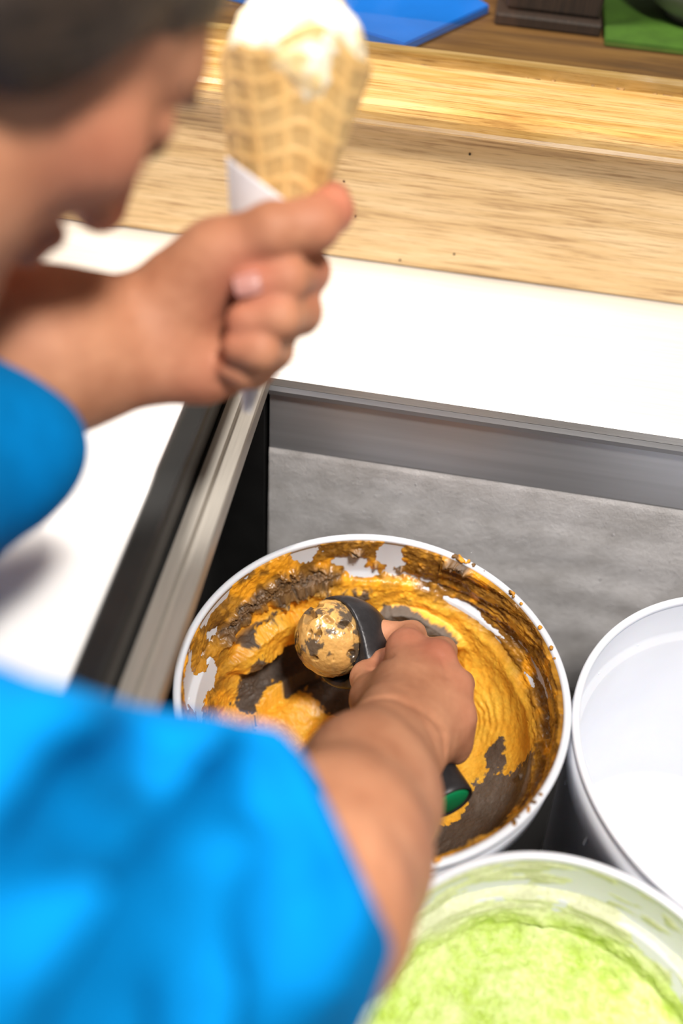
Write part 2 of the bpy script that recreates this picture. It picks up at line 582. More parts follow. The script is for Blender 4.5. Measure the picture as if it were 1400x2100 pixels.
# flat lid over the left half
lid = empty('freezer_lid', (-0.55, -0.1, LZ))
tag(lid, 'white flat freezer lid with a black rubber edge beside the open well', 'lid')
LX1 = -0.130
LB = 0.228
LT = LZ + 0.024
box('panel', (X0 + 0.02, -0.41, LZ + 0.001), (LX1 - 0.0175, LB - 0.012, LT), M_WHITE, lid, 0.002)
box('panel_seam', (LX1 - 0.083, -0.40, LT - 0.001), (LX1 - 0.0805, LB - 0.02, LT + 0.0006), M_ALU, lid, 0.0002)
box('edge_strip', (LX1 - 0.0175, -0.41, LZ + 0.001), (LX1, LB, LT + 0.001), M_BLACK, lid, 0.004, 3)
box('edge_strip', (X0 + 0.02, LB - 0.012, LZ + 0.001), (LX1 - 0.0175, LB, LT + 0.001), M_BLACK, lid, 0.003, 3)

# wooden counter front behind the ledge
wc = empty('wooden_counter', (0, 0.42, FLOOR_Z))
tag(wc, 'light oak counter front with a thick rounded rail above the steel ledge', 'counter')
BY = 0.333
box('upright_board', (X0 - 0.1, BY, LZ + 0.0012), (X1 + 0.1, BY + 0.018, 0.225), M_BOARD, wc, 0.0015)
RT = 0.241
rail = [(0.316, 0.2225), (0.3135, 0.225), (0.3125, 0.2285), (0.3125, 0.234), (0.3145, 0.2385), (0.319, 0.241), (0.3835, RT + 0.0005),
        (0.3835, RT - 0.006), (0.4005, RT - 0.006), (0.4005, RT + 0.002), (0.4135, RT + 0.0015), (0.414, RT), (0.414, 0.2225)]
extrude_x('top_rail', rail, X0 - 0.1, X1 + 0.1, M_RAIL, wc)
# crumbs and residue lying in the groove, broken into chunks
rng = np.random.default_rng(3)
M_RES = plain('groove_residue', (0.30, 0.16, 0.05), 0.7, 0, 0.4, 120)
Vs, Fs = [], []
for i in range(260):
    c = np.array([rng.uniform(-0.3, 0.6), rng.uniform(0.385, 0.396), RT - 0.006 + rng.uniform(0, 0.001)])
    s = np.array([rng.uniform(0.001, 0.006), rng.uniform(0.0006, 0.002), rng.uniform(0.0005, 0.0025)])
    n0 = 8 * len(Vs)
    q = np.array([[x, y, z] for x in (-1, 1) for y in (-1, 1) for z in (0, 1)], float) * s * rng.uniform(0.5, 1.2, (8, 1))
    Vs.append(c + q)
    Fs += [[n0 + k for k in f] for f in ((0, 1, 3, 2), (4, 6, 7, 5), (0, 4, 5, 1), (2, 3, 7, 6), (1, 5, 7, 3), (0, 2, 6, 4))]
tag(link('groove_residue', mesh_np('groove_residue', np.concatenate(Vs), Fs), M_RES, wc, smooth=False), kind='stuff')
box('back_body', (X0 - 0.1, 0.3615, FLOOR_Z), (X1 + 0.1, BY + 0.07, 0.2225), M_BOARD, wc, 0.001)
for (px, py) in ((820, 533), (963, 316), (728, 443), (705, 372), (931, 521)):
    d = ((BY - CAM[1]) / (at(px, py, 1.0) - CAM)[1]); c = at(px, py, d)
    lathe('nail_hole', [(0.0, 0.0), (0.0006, 0.0), (0.0009, 0.0003), (0.0009, -0.0005)], M_HOLE, wc, (c[0], BY - 0.0002, c[2]), 12, frame_from((0, -1, 0)))

# clear glass screen standing in the rail's groove
m, t, b = nt('clear_glass')
t.nodes.remove(b)
tr = node(t, 'ShaderNodeBsdfTransparent'); tr.inputs[0].default_value = (0.96, 0.975, 0.97, 1)
gs = node(t, 'ShaderNodeBsdfGlossy', Roughness=0.02)
fr = node(t, 'ShaderNodeFresnel', IOR=1.5)
mxs = t.nodes.new('ShaderNodeMixShader')
ge = node(t, 'ShaderNodeNewGeometry'); front = node(t, 'ShaderNodeMath', _operation='SUBTRACT'); front.inputs[0].default_value = 1.0
t.links.new(ge.outputs['Backfacing'], front.inputs[1])
fm = node(t, 'ShaderNodeMath', _operation='MULTIPLY'); t.links.new(fr.outputs[0], fm.inputs[0]); t.links.new(front.outputs[0], fm.inputs[1])
t.links.new(fm.outputs[0], mxs.inputs[0]); t.links.new(tr.outputs[0], mxs.inputs[1]); t.links.new(gs.outputs[0], mxs.inputs[2])
t.links.new(mxs.outputs[0], t.nodes['Material Output'].inputs[0])
n = node(t, 'ShaderNodeTexNoise', Scale=3.0); t.links.new(coords(t), n.inputs['Vector'])
bp = node(t, 'ShaderNodeBump', Strength=0.02, Distance=0.002); t.links.new(n.outputs['Fac'], bp.inputs['Height']); t.links.new(bp.outputs['Normal'], gs.inputs['Normal'])
gl = box('glass_screen', (X0 - 0.05, 0.3965, RT - 0.006), (X1 + 0.05, 0.4005, 0.62), m, None, 0.0006)
tag(gl, 'clear glass screen standing in the groove of the wooden rail', 'glass screen')
# guessed stand-ins for blurred shapes, set on the customers' side of the glass
M_DWOOD = wood('shaded_wood', (0.16, 0.075, 0.018), (0.10, 0.043, 0.010), (0.035, 0.015, 0.005), 1.0, 0.55, 0.0)  # dark browns put the shade behind the glass into the wood colour
sh = empty('customer_shelf', (0, 0.52, FLOOR_Z))
tag(sh, 'wooden shelf coloured dark for shade behind the glass screen', 'shelf')
box('shelf_board', (X0 - 0.1, 0.4145, 0.212), (X1 + 0.1, 0.64, 0.2325), M_DWOOD, sh, 0.002)
box('support_panel', (X0 - 0.1, 0.60, FLOOR_Z), (X1 + 0.1, 0.62, 0.212), M_DWOOD, sh, 0.001)


def prism(name, poly, z0, z1, mat, bevel=0.001):
    bm = bmesh.new()
    f0 = bm.faces.new([bm.verts.new((x, y, z0)) for x, y in poly])
    r_ = bmesh.ops.extrude_face_region(bm, geom=[f0])
    for v in r_['geom']:
        if isinstance(v, bmesh.types.BMVert): v.co.z = z1
    bmesh.ops.recalc_face_normals(bm, faces=bm.faces[:])
    bmesh.ops.bevel(bm, geom=bm.edges[:], offset=bevel, segments=2, affect='EDGES')
    me = bpy.data.meshes.new(name); bm.to_mesh(me); bm.free()
    return link(name, me, mat, None, False)


M_BLUEP = plain('blue_panel', (0.006, 0.13, 0.50), 0.4, 0, 0.05, 20)
tag(prism('blue_sheet', [(-0.054, 0.424), (0.006, 0.528), (-0.07, 0.62), (-0.36, 0.62), (-0.34, 0.53), (-0.175, 0.475)], 0.2328, 0.240, M_BLUEP),
    'flat blue folder lying on the dark shelf behind the glass', 'sheet')
pm = empty('dark_backdrop', (0.055, 0.55, 0.2325)); tag(pm, 'dark brown post standing on the shelf behind the glass', 'backdrop')  # box stands in for the dark background seen through the glass
M_BACKDROP = plain('backdrop_brown', (0.030, 0.015, 0.009), 0.6, 0, 0.3, 30, stretch=(20, 20, 1))
box('shaft', (0.020, 0.515, 0.2425), (0.098, 0.585, 0.75), M_BACKDROP, pm, 0.003)
box('foot', (0.012, 0.505, 0.2325), (0.100, 0.593, 0.2425), M_BACKDROP, pm, 0.002)
M_MAT = plain('green_mat', (0.05, 0.115, 0.010), 0.6, 0, 0.1, 60)
tag(prism('green_mat', [(0.103, 0.487), (0.40, 0.49), (0.40, 0.60), (0.103, 0.60)], 0.2328, 0.238, M_MAT), 'green mat lying on the dark shelf behind the glass', 'mat')
M_BOWL = plain('grey_ceramic', (0.22, 0.21, 0.20), 0.3, 0, 0.04)
bw = lathe('ceramic_bowl', [(0.0, 0.0), (0.022, 0.0), (0.024, 0.004), (0.04, 0.014), (0.05, 0.03), (0.0535, 0.045), (0.0515, 0.045), (0.048, 0.031), (0.038, 0.017), (0.02, 0.008), (0.0, 0.007)], M_BOWL, None, (0.178, 0.562, 0.238), 64)
tag(bw, 'grey ceramic bowl standing on the green mat', 'bowl')

# ------------------------------------------------------------------ tubs
def tub(center, R, h, label, name='ice_cream_tub'):
    cx, cy = center
    e = empty(name, (cx, cy, -h)); tag(e, label, 'tub', 'round white plastic tubs in the freezer')
    s = R / 0.13
    ri = R - 0.0055
    # wall: outer skirt then taper; inner wall with a stacking step
    prof = [(ri + 0.0035, -0.004), (R - 0.001, -0.004), (R - 0.0015, -0.034), (R - 0.0045, -0.036), (R - 0.006, -0.038), (R - 0.022, -h + 0.006), (R - 0.027, -h),
            (0.0, -h), (0.0, -h + 0.003), (R - 0.029, -h + 0.003), (R - 0.0255, -h + 0.009), (ri - 0.0065, -0.040), (ri - 0.0055, -0.0385), (ri - 0.0018, -0.0365), (ri - 0.0006, -0.034), (ri + 0.0005, -0.004)]
    lathe('body', prof, M_PLASTIC, e, (cx, cy, 0), 180)
    rim = [(ri + 0.0003, -0.0045), (ri + 0.0003, -0.0012), (ri + 0.0012, -0.0001), (ri + 0.0025, 0.0003), (R - 0.0012, 0.0), (R - 0.0002, -0.0008), (R, -0.002), (R - 0.0002, -0.0055), (R - 0.0016, -0.0062), (R - 0.0030, -0.0045)]
    lathe('rim', rim, M_PLASTIC, e, (cx, cy, 0), 180, closed=True)
    bm_ = box_mesh('skirt_rib', (-0.0012, -0.0012, -0.055), (0.0012, 0.0012, -0.036), 0.0004, 1)
    for i in range(18):
        a = 2 * math.pi * (i + 0.35) / 18
        o = bpy.data.objects.new('skirt_rib', bm_); COL.objects.link(o)
        if not bm_.materials: bm_.materials.append(M_PLASTIC)
        o.parent = e
        o.location = ((R - 0.0068) * math.cos(a), (R - 0.0068) * math.sin(a), h)
        o.rotation_euler = (0, 0, a)
    return e


tub((0, 0), 0.13, 0.22, 'white tub of orange and chocolate ice cream being scooped')
tub((0.260, -0.004), 0.13, 0.22, 'empty clean white tub beside the chocolate smeared one')
tub((0.127, -0.212), 0.116, 0.22, 'white tub of green ice cream in front of the other two')
# ------------------------------------------------------------------ ice cream in the first tub
def wall_r(z):
    """inner radius of the big tub's wall at height z"""
    return np.where(z > -0.034, 0.1243 + (z + 0.034) * 0.03, np.where(z > -0.040, 0.118 + (z + 0.040) * 1.03, 0.118 + (z + 0.040) * 0.115))


ORANGE = np.array([0.88, 0.38, 0.022]); YELLOW = np.array([0.92, 0.53, 0.06]); CHOC = np.array([0.085, 0.06, 0.045])
BROWN = np.array([0.24, 0.11, 0.018]); SLAB = np.array([0.135, 0.105, 0.085]); OCHRE = np.array([0.55, 0.26, 0.03])


def angd(a, b): return (a - b + 180) % 360 - 180


NT, NS = 1150, 470
th = np.linspace(0, 2 * np.pi, NT, endpoint=False)
sp = np.linspace(0, 1, NS)
T, Sg = np.meshgrid(th, sp, indexing='ij')
Td = np.degrees(T)
# the bank is high on the right, the left is scooped out to a trench
right = sstep(95, 25, np.abs(angd(Td, -5)))
z1 = -0.086 * (1 - right) - 0.050 * right
zf = -0.112
r2 = 0.088 * (1 - right) + 0.035 * right
wall_u = np.clip(Sg / 0.42, 0, 1); arc_u = np.clip((Sg - 0.42) / 0.33, 0, 1); flat_u = np.clip((Sg - 0.75) / 0.25, 0, 1)
Z = -0.0015 + (z1 + 0.0015) * wall_u
Rr = wall_r(Z)
a = arc_u * np.pi / 2
Rw1 = wall_r(z1)
Rr = np.where(Sg > 0.42, r2 + (Rw1 - r2) * np.cos(a) ** 0.9, Rr)
Z = np.where(Sg > 0.42, z1 + (zf - z1) * np.sin(a), Z)
Rr = np.where(Sg > 0.75, r2 * (1 - flat_u), Rr)
X = Rr * np.cos(T); Y = Rr * np.sin(T)
Pb = np.stack([X, Y, Z], -1)
# surface normal of the base, pointing to the open inside
du = np.roll(Pb, -1, 0) - np.roll(Pb, 1, 0); dv = np.gradient(Pb, axis=1)
Nn = np.cross(dv, du); Nn /= np.linalg.norm(Nn, axis=-1, keepdims=True) + 1e-12
Nn = np.where((Nn[..., 2:3] * 0 + (Nn[..., 0:1] * X[..., None] + Nn[..., 1:2] * Y[..., None])) > 0, -Nn, Nn)
Nn[:, -4:] = (0, 0, 1)
Q = Pb.reshape(-1, 3)
Zf, Tf, Rf = Z.ravel(), Td.ravel(), Rr.ravel()
onwall = sstep(0.50, 0.36, Sg.ravel())
high = sstep(-0.050, -0.038, Zf) * onwall                       # thinly smeared band under the rim
# streaky coordinates (pulled round the tub) and blobby ones
Qs = np.stack([Tf / 360 * 0.80 * 0.25, Zf + 0.0004 * angd(Tf, 60), Rf * 0.3], -1)
st = fbm(Qs, 130, 4, 21); bl = fbm(Q, 42, 4, 5); fine = fbm(Q, 260, 3, 31); mid_n = fbm(Q, 90, 4, 41)
streak = sstep(85, 62, Tf) * sstep(-40, 0, angd(Tf, 0)) + 0.0
streak = np.where((Tf > 300), sstep(300, 330, Tf), streak)
cover = np.where(streak > 0.5, st * 0.9 + 0.62 + 0.25 * bl, bl * 1.0 + 0.3 * mid_n + 0.52)


cover = cover + 0.30 * fine


def bump_at(t0, z0, dt, dz): return np.exp(-((angd(Tf, t0) / dt) ** 2 + ((Zf - z0) / dz) ** 2))


def blob(x, y, rx, ry=None, rot=0):
    ry = ry or rx
    c, s = math.cos(math.radians(rot)), math.sin(math.radians(rot))
    dx, dy = Q[:, 0] - x, Q[:, 1] - y
    return np.exp(-(((dx * c + dy * s) / rx) ** 2 + ((-dx * s + dy * c) / ry) ** 2))


# bare plastic windows seen under the rim and low on the left
for t0, z0, dt, dz, w in ((92, -0.012, 5, 0.014, 1.6), (123, -0.010, 6, 0.010, 1.4), (107, -0.024, 8, 0.007, 1.3), (99, -0.036, 10, 0.003, 1.0), (84, -0.034, 9, 0.004, 1.0), (172, -0.055, 7, 0.016, 1.7), (-176, -0.045, 8, 0.02, 1.6),
                          (160, -0.006, 10, 0.005, 1.0), (61, -0.040, 12, 0.0035, 1.5), (45, -0.050, 14, 0.005, 1.6), (37, -0.044, 12, 0.003, 1.3), (25, -0.030, 12, 0.002, 1.2), (15, -0.02, 4, 0.01, 0.9)):
    cover = cover - w * bump_at(t0, z0, dt, dz)
for t0, z0, dt, dz, w in ((126, -0.036, 11, 0.013, 1.4), (146, -0.030, 8, 0.012, 1.3), (105, -0.014, 8, 0.012, 1.1), (80, -0.016, 7, 0.012, 1.3), (66, -0.006, 9, 0.006, 1.0), (134, -0.012, 7, 0.009, 1.1), (97, -0.042, 11, 0.004, 1.0), (50, -0.015, 16, 0.012, 0.8), (10, -0.012, 12, 0.014, 0.9), (158, -0.02, 6, 0.01, 0.8)):
    cover = cover + w * bump_at(t0, z0, dt, dz)
low = 1 - high
leftlow = sstep(150, 172, Tf) * sstep(215, 195, Tf) * onwall     # scraped side by the lid
thin = np.clip(high + leftlow, 0, 1)
thick_thin = np.clip(cover * 0.0028, -0.002, 0.0042)
# the thick layer
calm = 1 - 0.72 * right.ravel()
thick = 0.005 + 0.0035 * bl * calm + 0.0012 * mid_n * calm + 0.0004 * fine * (0.4 + 0.6 * calm)
lip = bump_at(142, -0.068, 26, 0.016)                            # orange slab standing proud on the left wall
thick = thick + 0.011 * sstep(0.35, 0.6, lip + 0.12 * mid_n)
sl = bump_at(74, -0.066, 20, 0.011)                               # brown shelf at the back
thick = thick + 0.010 * sstep(0.35, 0.55, sl + 0.10 * bl)
rib = np.exp(-((Q[:, 0] - 0.090) ** 2 + (Q[:, 1] - 0.050) ** 2) / 0.020 ** 2)
dd = np.sqrt((Q[:, 0] - 0.060) ** 2 + (Q[:, 1] - 0.040) ** 2)
thick = thick + rib * (0.004 + 0.0004 * np.sin(dd * 2 * np.pi / 0.0042 + 2 * bl))
# trench rings left by the scoop on the floor
ang = np.sqrt((Q[:, 0] + 0.01) ** 2 + (Q[:, 1] - 0.01) ** 2)
thick = thick + low * calm * (0.0020 * np.sin(ang * 2 * np.pi / 0.034 + 1.5 * bl)) * sstep(0.05, 0.3, arc_u.ravel())
thick = thick + 0.006 * blob(-0.055, 0.030, 0.035, 0.028) + 0.004 * blob(-0.015, -0.005, 0.03)
crack = np.abs(fbm(Q, 55, 3, 77)); crack2 = np.abs(fbm(Q + 0.3, 120, 2, 78))
cr = np.exp(-(crack / 0.018) ** 2) * sstep(-0.1, 0.25, bl) + 0.6 * np.exp(-(crack2 / 0.02) ** 2) * sstep(0, 0.3, mid_n)
thick = thick - 0.0011 * cr * low * calm
# crumbs: lumpy chocolate
crumbm = sstep(0.35, 0.7, bump_at(124, -0.036, 13, 0.015) + bump_at(146, -0.032, 9, 0.011) + 0.9 * bump_at(158, -0.036, 6, 0.008) + 0.9 * bump_at(66, -0.004, 9, 0.005) + 0.8 * bump_at(104, -0.012, 6, 0.008) + 0.8 * bump_at(79, -0.018, 5, 0.012)
               + 0.9 * bump_at(88, -0.028, 2.2, 0.004) + 0.7 * bump_at(96, -0.026, 1.4, 0.003) + 0.55 * bl)
crumb = np.clip(0.35 + fbm(Q + 0.004 * mid_n[:, None], 190, 4, 61, 0.65) * 0.55, 0, 1)
Tk = thin * thick_thin + (1 - thin) * thick
Tk = Tk + crumbm * (0.0008 + 0.0075 * crumb) * sstep(-0.2, 0.1, cover)
Tk = np.where(Sg.ravel() < 0.004, -0.001, Tk)
V = Q + Nn.reshape(-1, 3) * Tk[:, None]
# colours
choc = bl * 0.5 + 0.75 * fbm(Q + 3.1, 36, 5, 15) + 0.35 * mid_n + 0.34 * fine - 0.16
for x, y, rx, ry, rot, w in ((-0.096, 0.046, 0.012, 0.034, 28, 1.6), (-0.070, 0.070, 0.012, 0.02, 40, 1.2), (0.100, -0.016, 0.017, 0.026, 15, 1.8), (0.098, 0.022, 0.010, 0.016, 0, 1.3), (0.072, -0.052, 0.028, 0.02, 20, 1.7), (0.066, 0.030, 0.010, 0.03, 5, 1.1),
                             (-0.03, 0.055, 0.03, 0.01, -30, 1.2), (-0.045, -0.02, 0.012, 0.022, 30, 0.9), (0.0, 0.015, 0.012, 0.012, 0, 0.6)):
    choc = choc + w * blob(x, y, rx, ry, rot) * low
for x, y, rx, ry, w in ((-0.058, 0.030, 0.030, 0.024, 1.9), (-0.020, -0.004, 0.026, 0.024, 1.5), (0.070, -0.018, 0.014, 0.024, 1.3)):
    choc = choc - w * blob(x, y, rx, ry) * low
choc = choc - 1.5 * lip - 1.6 * rib - 0.9 * right.ravel() * low * sstep(0.03, 0.06, Rf) * sstep(-0.04, 0.03, Q[:, 1])
choc = choc + 1.8 * sstep(0.35, 0.6, sl)
cm = sstep(-0.10, 0.16, choc)[:, None]
warm = np.clip(0.45 + 0.35 * np.clip(mid_n * 1.2 + bl, -1, 1) + 0.25 * right.ravel(), 0, 1)[:, None]  # yellower on the right, tinted in for the stronger light there
base_o = ORANGE * (1 - warm) + YELLOW * warm
slabm = sstep(0.3, 0.6, sl + blob(0.100, -0.016, 0.02, 0.03, 15))[:, None]
chc = CHOC * (0.8 + 0.5 * warm) * (1 - slabm) + SLAB * (0.75 + 0.4 * warm) * slabm
col_low = base_o * (1 - cm) + chc * cm
org = np.clip(sstep(-0.05, 0.35, fbm(Q + 9.0, 50, 3, 91) + 1.2 * bump_at(134, -0.012, 9, 0.012) + 0.9 * bump_at(97, -0.044, 14, 0.006) + 0.9 * bump_at(150, -0.045, 10, 0.01) - 0.25), 0, 1)[:, None]
dk = sstep(-0.10, 0.55, np.where(streak > 0.5, st + 0.3 * mid_n, mid_n + bl) + 0.05)[:, None]
tcol = BROWN * (1 - dk) + OCHRE * dk
tcol = tcol * (1 - org) + ORANGE * org
tcol = tcol * (1 - crumbm[:, None] * 0.9) + (CHOC * 0.9 + 0.35 * BROWN * sstep(0.1, 0.5, crumb)[:, None]) * crumbm[:, None] * 0.9
thn = thin[:, None]
col = tcol * thn + col_low * (1 - thn)
rgh = np.clip(0.50 + 0.25 * cm[:, 0] * low - 0.20 * thin + 0.25 * crumbm - 0.18 * sstep(0.1, 0.4, bl), 0.22, 0.9)
me = mesh_np('ice_cream', V, grid_faces(NT, NS, True))
color_attr(me, 'Col', col); float_attr(me, 'rough', rgh)
M_CREAM = attr_mat('orange_choc_cream', 0.4, 0.25, 900, 0.06, 'rough')
tag(link('ice_cream', me, M_CREAM), 'orange ice cream streaked with dark chocolate, scraped up the tub wall', 'ice cream')

# crumbs stuck along the rim
rng = np.random.default_rng(21)
Cr = Body()
for t0, spread, cnt in ((66, 7, 14), (47, 5, 5), (30, 6, 4), (-35, 14, 6), (-68, 8, 6)):
    for i in range(cnt):
        a_ = math.radians(t0 + rng.normal() * spread * 0.6); rr_ = 0.1262 + rng.uniform(-0.0012, 0.0016); q_ = rng.uniform(0.0006, 0.0018)
        Cr.ell((rr_ * math.cos(a_), rr_ * math.sin(a_), q_ * 0.4), (q_ * rng.uniform(0.8, 1.5), q_ * rng.uniform(0.8, 1.5), q_), None, 0.0008)
V, F = Cr.mesh('rim_crumbs', 0.0005)
V = V + vnormals(V, F) * (0.0004 * fbm(V, 700, 3, 70))[:, None]
me2 = mesh_np('rim_crumbs', V, F)
cw = sstep(-0.1, 0.2, noise(V, 90, 71))[:, None]
color_attr(me2, 'Col', BROWN * 0.6 * (1 - cw) + ORANGE * 0.8 * cw)
tag(link('rim_crumbs', me2, M_CREAM, bpy.data.objects['ice_cream']), kind='stuff'); float_attr(me2, 'rough', np.full(len(V), 0.6))

# ------------------------------------------------------------------ green ice cream
GX0, GY0, GR = 0.127, -0.212, 0.116
NT2, NS2 = 620, 300
th = np.linspace(0, 2 * np.pi, NT2, endpoint=False); sp = np.linspace(0, 1, NS2)
T, Sg = np.meshgrid(th, sp, indexing='ij')
zl = -0.066
wu = np.clip(Sg / 0.35, 0, 1); fu = np.clip((Sg - 0.35) / 0.65, 0, 1)
Z = -0.0015 + (zl + 0.0015) * wu
Rr = wall_r(Z) - 0.014
Rr = np.where(Sg > 0.35, (wall_r(np.array(zl)) - 0.014) * (1 - fu), Rr)
Z = np.where(Sg > 0.35, zl - 0.010 * np.sqrt(np.clip(fu * 8, 0, 1)), Z)
Pb = np.stack([Rr * np.cos(T), Rr * np.sin(T), Z], -1).reshape(-1, 3)
Td = np.degrees(T).ravel(); Zf = Z.ravel(); onw = sstep(0.37, 0.33, Sg.ravel())
inw = -np.stack([np.cos(T), np.sin(T), 0 * T], -1).reshape(-1, 3)
Nn = inw * onw[:, None] + np.array([0, 0, 1.0]) * (1 - onw)[:, None]
bl = fbm(Pb, 38, 4, 105); md = fbm(Pb, 110, 4, 106); fn = fbm(Pb, 320, 3, 107)
st = fbm(np.stack([np.radians(Td) * 0.03, Zf, Zf * 0], -1), 110, 4, 108)
pit = np.maximum(0, fbm(Pb, 170, 2, 109) - 0.28)
cov = (st + 0.5 * bl - 0.05 + 0.6 * np.exp(-(angd(Td, 140) / 45) ** 2)) * 0.0016
deep = 0.002 + 0.0040 * bl + 0.0008 * md + 0.0002 * fn - 0.004 * pit
wl_ = onw * sstep(-0.060, -0.045, Zf)
Tk = wl_ * np.clip(cov, -0.0015, 0.0022) + (1 - wl_) * deep
Tk = np.where(Sg.ravel() < 0.006, -0.001, Tk)
V = Pb + Nn * Tk[:, None] + np.array([GX0, GY0, 0])
w = (0.5 + 0.5 * np.clip(md + bl, -1, 1))[:, None]
gcol = np.array([0.46, 0.62, 0.10]) * (1 - w) + np.array([0.70, 0.80, 0.36]) * w
pale = np.array([0.80, 0.84, 0.58])
gcol = gcol * (1 - wl_[:, None]) + (pale * (1 - 0.18 * sstep(0, 0.5, st + bl)[:, None]) + 0.0) * wl_[:, None]
me = mesh_np('ice_cream', V, grid_faces(NT2, NS2, True)); color_attr(me, 'Col', gcol)
tag(link('ice_cream', me, attr_mat('green_cream', 0.5, 0.4, 700, 0.06)), 'pale green ice cream with a pitted surface in the front tub', 'ice cream')

# ------------------------------------------------------------------ scoop
Cb = at(694, 1313, 0.716)
sn = -0.80 * CR - 0.02 * CU - 0.60 * CF; sn /= np.linalg.norm(sn)
hEnd = at(924, 1648, 0.628)
hA = at(752, 1352, 0.704)
hd = (hEnd - hA) / np.linalg.norm(hEnd - hA)
scoop = empty('ice_cream_scoop', hA)
tag(scoop, 'black ice cream scoop with a green handle end held inside the tub', 'scoop')
M_SCOOP = plain('black_anodised', (0.035, 0.033, 0.036), 0.38, 0.4, 0.08, 300, 0.05, 900)
M_GREEN = plain('green_plastic', (0.0, 0.22, 0.075), 0.45, 0, 0.03)
Sb = Body()
Sb.ell(Cb, (0.0315, 0.0315, 0.0315), None, 0.01)
Sb.cap(Cb - sn * 0.010 + hd * 0.008, hA + hd * 0.012, 0.024, 0.0130, 0.022)
Sb.half(Cb + sn * 0.004, sn, 0.06, 0.0012)
Sb.ell(Cb + sn * 0.003, (0.0293, 0.0293, 0.0293), None, 0.001, 's')
V, F = Sb.mesh('bowl', 0.0013)
link('bowl', mesh_np('bowl', V, F), M_SCOOP, scoop)
L = L0 = np.linalg.norm(hEnd - hA)
HMx = frame_from(hd)
lathe('handle', [(0.0, -0.004), (0.0120, -0.004), (0.0125, 0.006), (0.0132, 0.02), (0.0142, L * 0.5), (0.0150, L * 0.8), (0.0162, L - 0.004), (0.0162, L - 0.001), (0.0156, L), (0.0146, L), (0.0142, L - 0.002), (0.0, L - 0.002)], M_SCOOP, scoop, hA, 48, HMx)
lathe('end_cap', [(0.0, L + 0.0012), (0.006, L + 0.0010), (0.011, L + 0.0003), (0.0136, L - 0.0012), (0.0136, L - 0.0022), (0.0, L - 0.0022)], M_GREEN, scoop, hA, 48, HMx)

# scooped ball in the bowl
NB, MB_ = 260, 180
ph = np.linspace(0, 2 * np.pi, NB, endpoint=False); ps = np.linspace(0.001, np.pi - 0.001, MB_)
PH, PS = np.meshgrid(ph, ps, indexing='ij')
D = np.stack([np.sin(PS) * np.cos(PH), np.sin(PS) * np.sin(PH), np.cos(PS)], -1).reshape(-1, 3)
cb = Cb + sn * 0.0045 + CU * 0.002
Pn = D * 0.028
b1 = fbm(Pn, 40, 3, 201); b2 = fbm(Pn, 150, 4, 202)
out = D @ sn
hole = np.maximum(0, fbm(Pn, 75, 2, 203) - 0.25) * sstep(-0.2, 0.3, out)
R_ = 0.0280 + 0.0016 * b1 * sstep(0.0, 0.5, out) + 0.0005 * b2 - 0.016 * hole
R_ = np.where(out < 0.1, np.minimum(R_, 0.0275), R_)
V = cb + D * R_[:, None]
ck = sstep(0.10, 0.36, fbm(Pn + 1.0, 55, 5, 204, 0.6)) * 0.9; gy = sstep(0.0, 0.35, fbm(Pn + 5.0, 38, 3, 205))
col = np.array([0.66, 0.37, 0.115]) * np.ones((len(V), 1)); col = col * (1 - 0.45 * gy[:, None]) + np.array([0.20, 0.15, 0.08]) * 0.45 * gy[:, None]
col = col * (1 - ck[:, None]) + np.array([0.06, 0.05, 0.045]) * ck[:, None]
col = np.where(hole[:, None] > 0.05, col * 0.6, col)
me = mesh_np('ice_cream_ball', V, grid_faces(NB, MB_, True)); color_attr(me, 'Col', col)
bm = bmesh.new(); bm.from_mesh(me); bmesh.ops.recalc_face_normals(bm, faces=bm.faces[:]); bm.to_mesh(me); bm.free()
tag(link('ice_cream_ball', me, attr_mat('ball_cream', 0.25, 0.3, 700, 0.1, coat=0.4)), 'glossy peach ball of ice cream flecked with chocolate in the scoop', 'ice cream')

# ------------------------------------------------------------------ waffle cone in the other hand
cT, cB = at(610, 108, 0.480), at(508, 838, 0.532)
cax = (cT - cB); cL = np.linalg.norm(cax); cax /= cL
CMx = frame_from(cax, -CF)
cone = empty('ice_cream_cone', cB)
tag(cone, 'waffle cone in a paper sleeve topped with pale ice cream, held in a fist', 'ice cream cone')
cRad = 0.0352
NA, NH = 360, 300
ph = np.linspace(0, 2 * np.pi, NA, endpoint=False); hh = np.linspace(0.02, 1, NH)
A_, H_ = np.meshgrid(ph, hh, indexing='ij')


def wafer(inset):
    # rows of square cells pressed into the wafer
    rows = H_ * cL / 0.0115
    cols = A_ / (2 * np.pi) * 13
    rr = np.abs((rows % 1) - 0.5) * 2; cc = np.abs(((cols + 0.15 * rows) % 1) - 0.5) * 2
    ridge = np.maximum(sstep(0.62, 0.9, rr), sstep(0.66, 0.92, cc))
    top = 1 + 0.035 * np.sin(A_ * 2 + 0.6) + 0.02 * np.sin(A_ * 5)
    hgt = H_ * cL * (1 + (top - 1) * H_)
    R = cRad * H_ - inset + (0.0007 * ridge if inset == 0 else 0) + 0.0012 * sstep(0, 0.15, A_ / 6.283)
    return np.stack([R * np.cos(A_), R * np.sin(A_), hgt], -1).reshape(-1, 3), ridge.ravel()


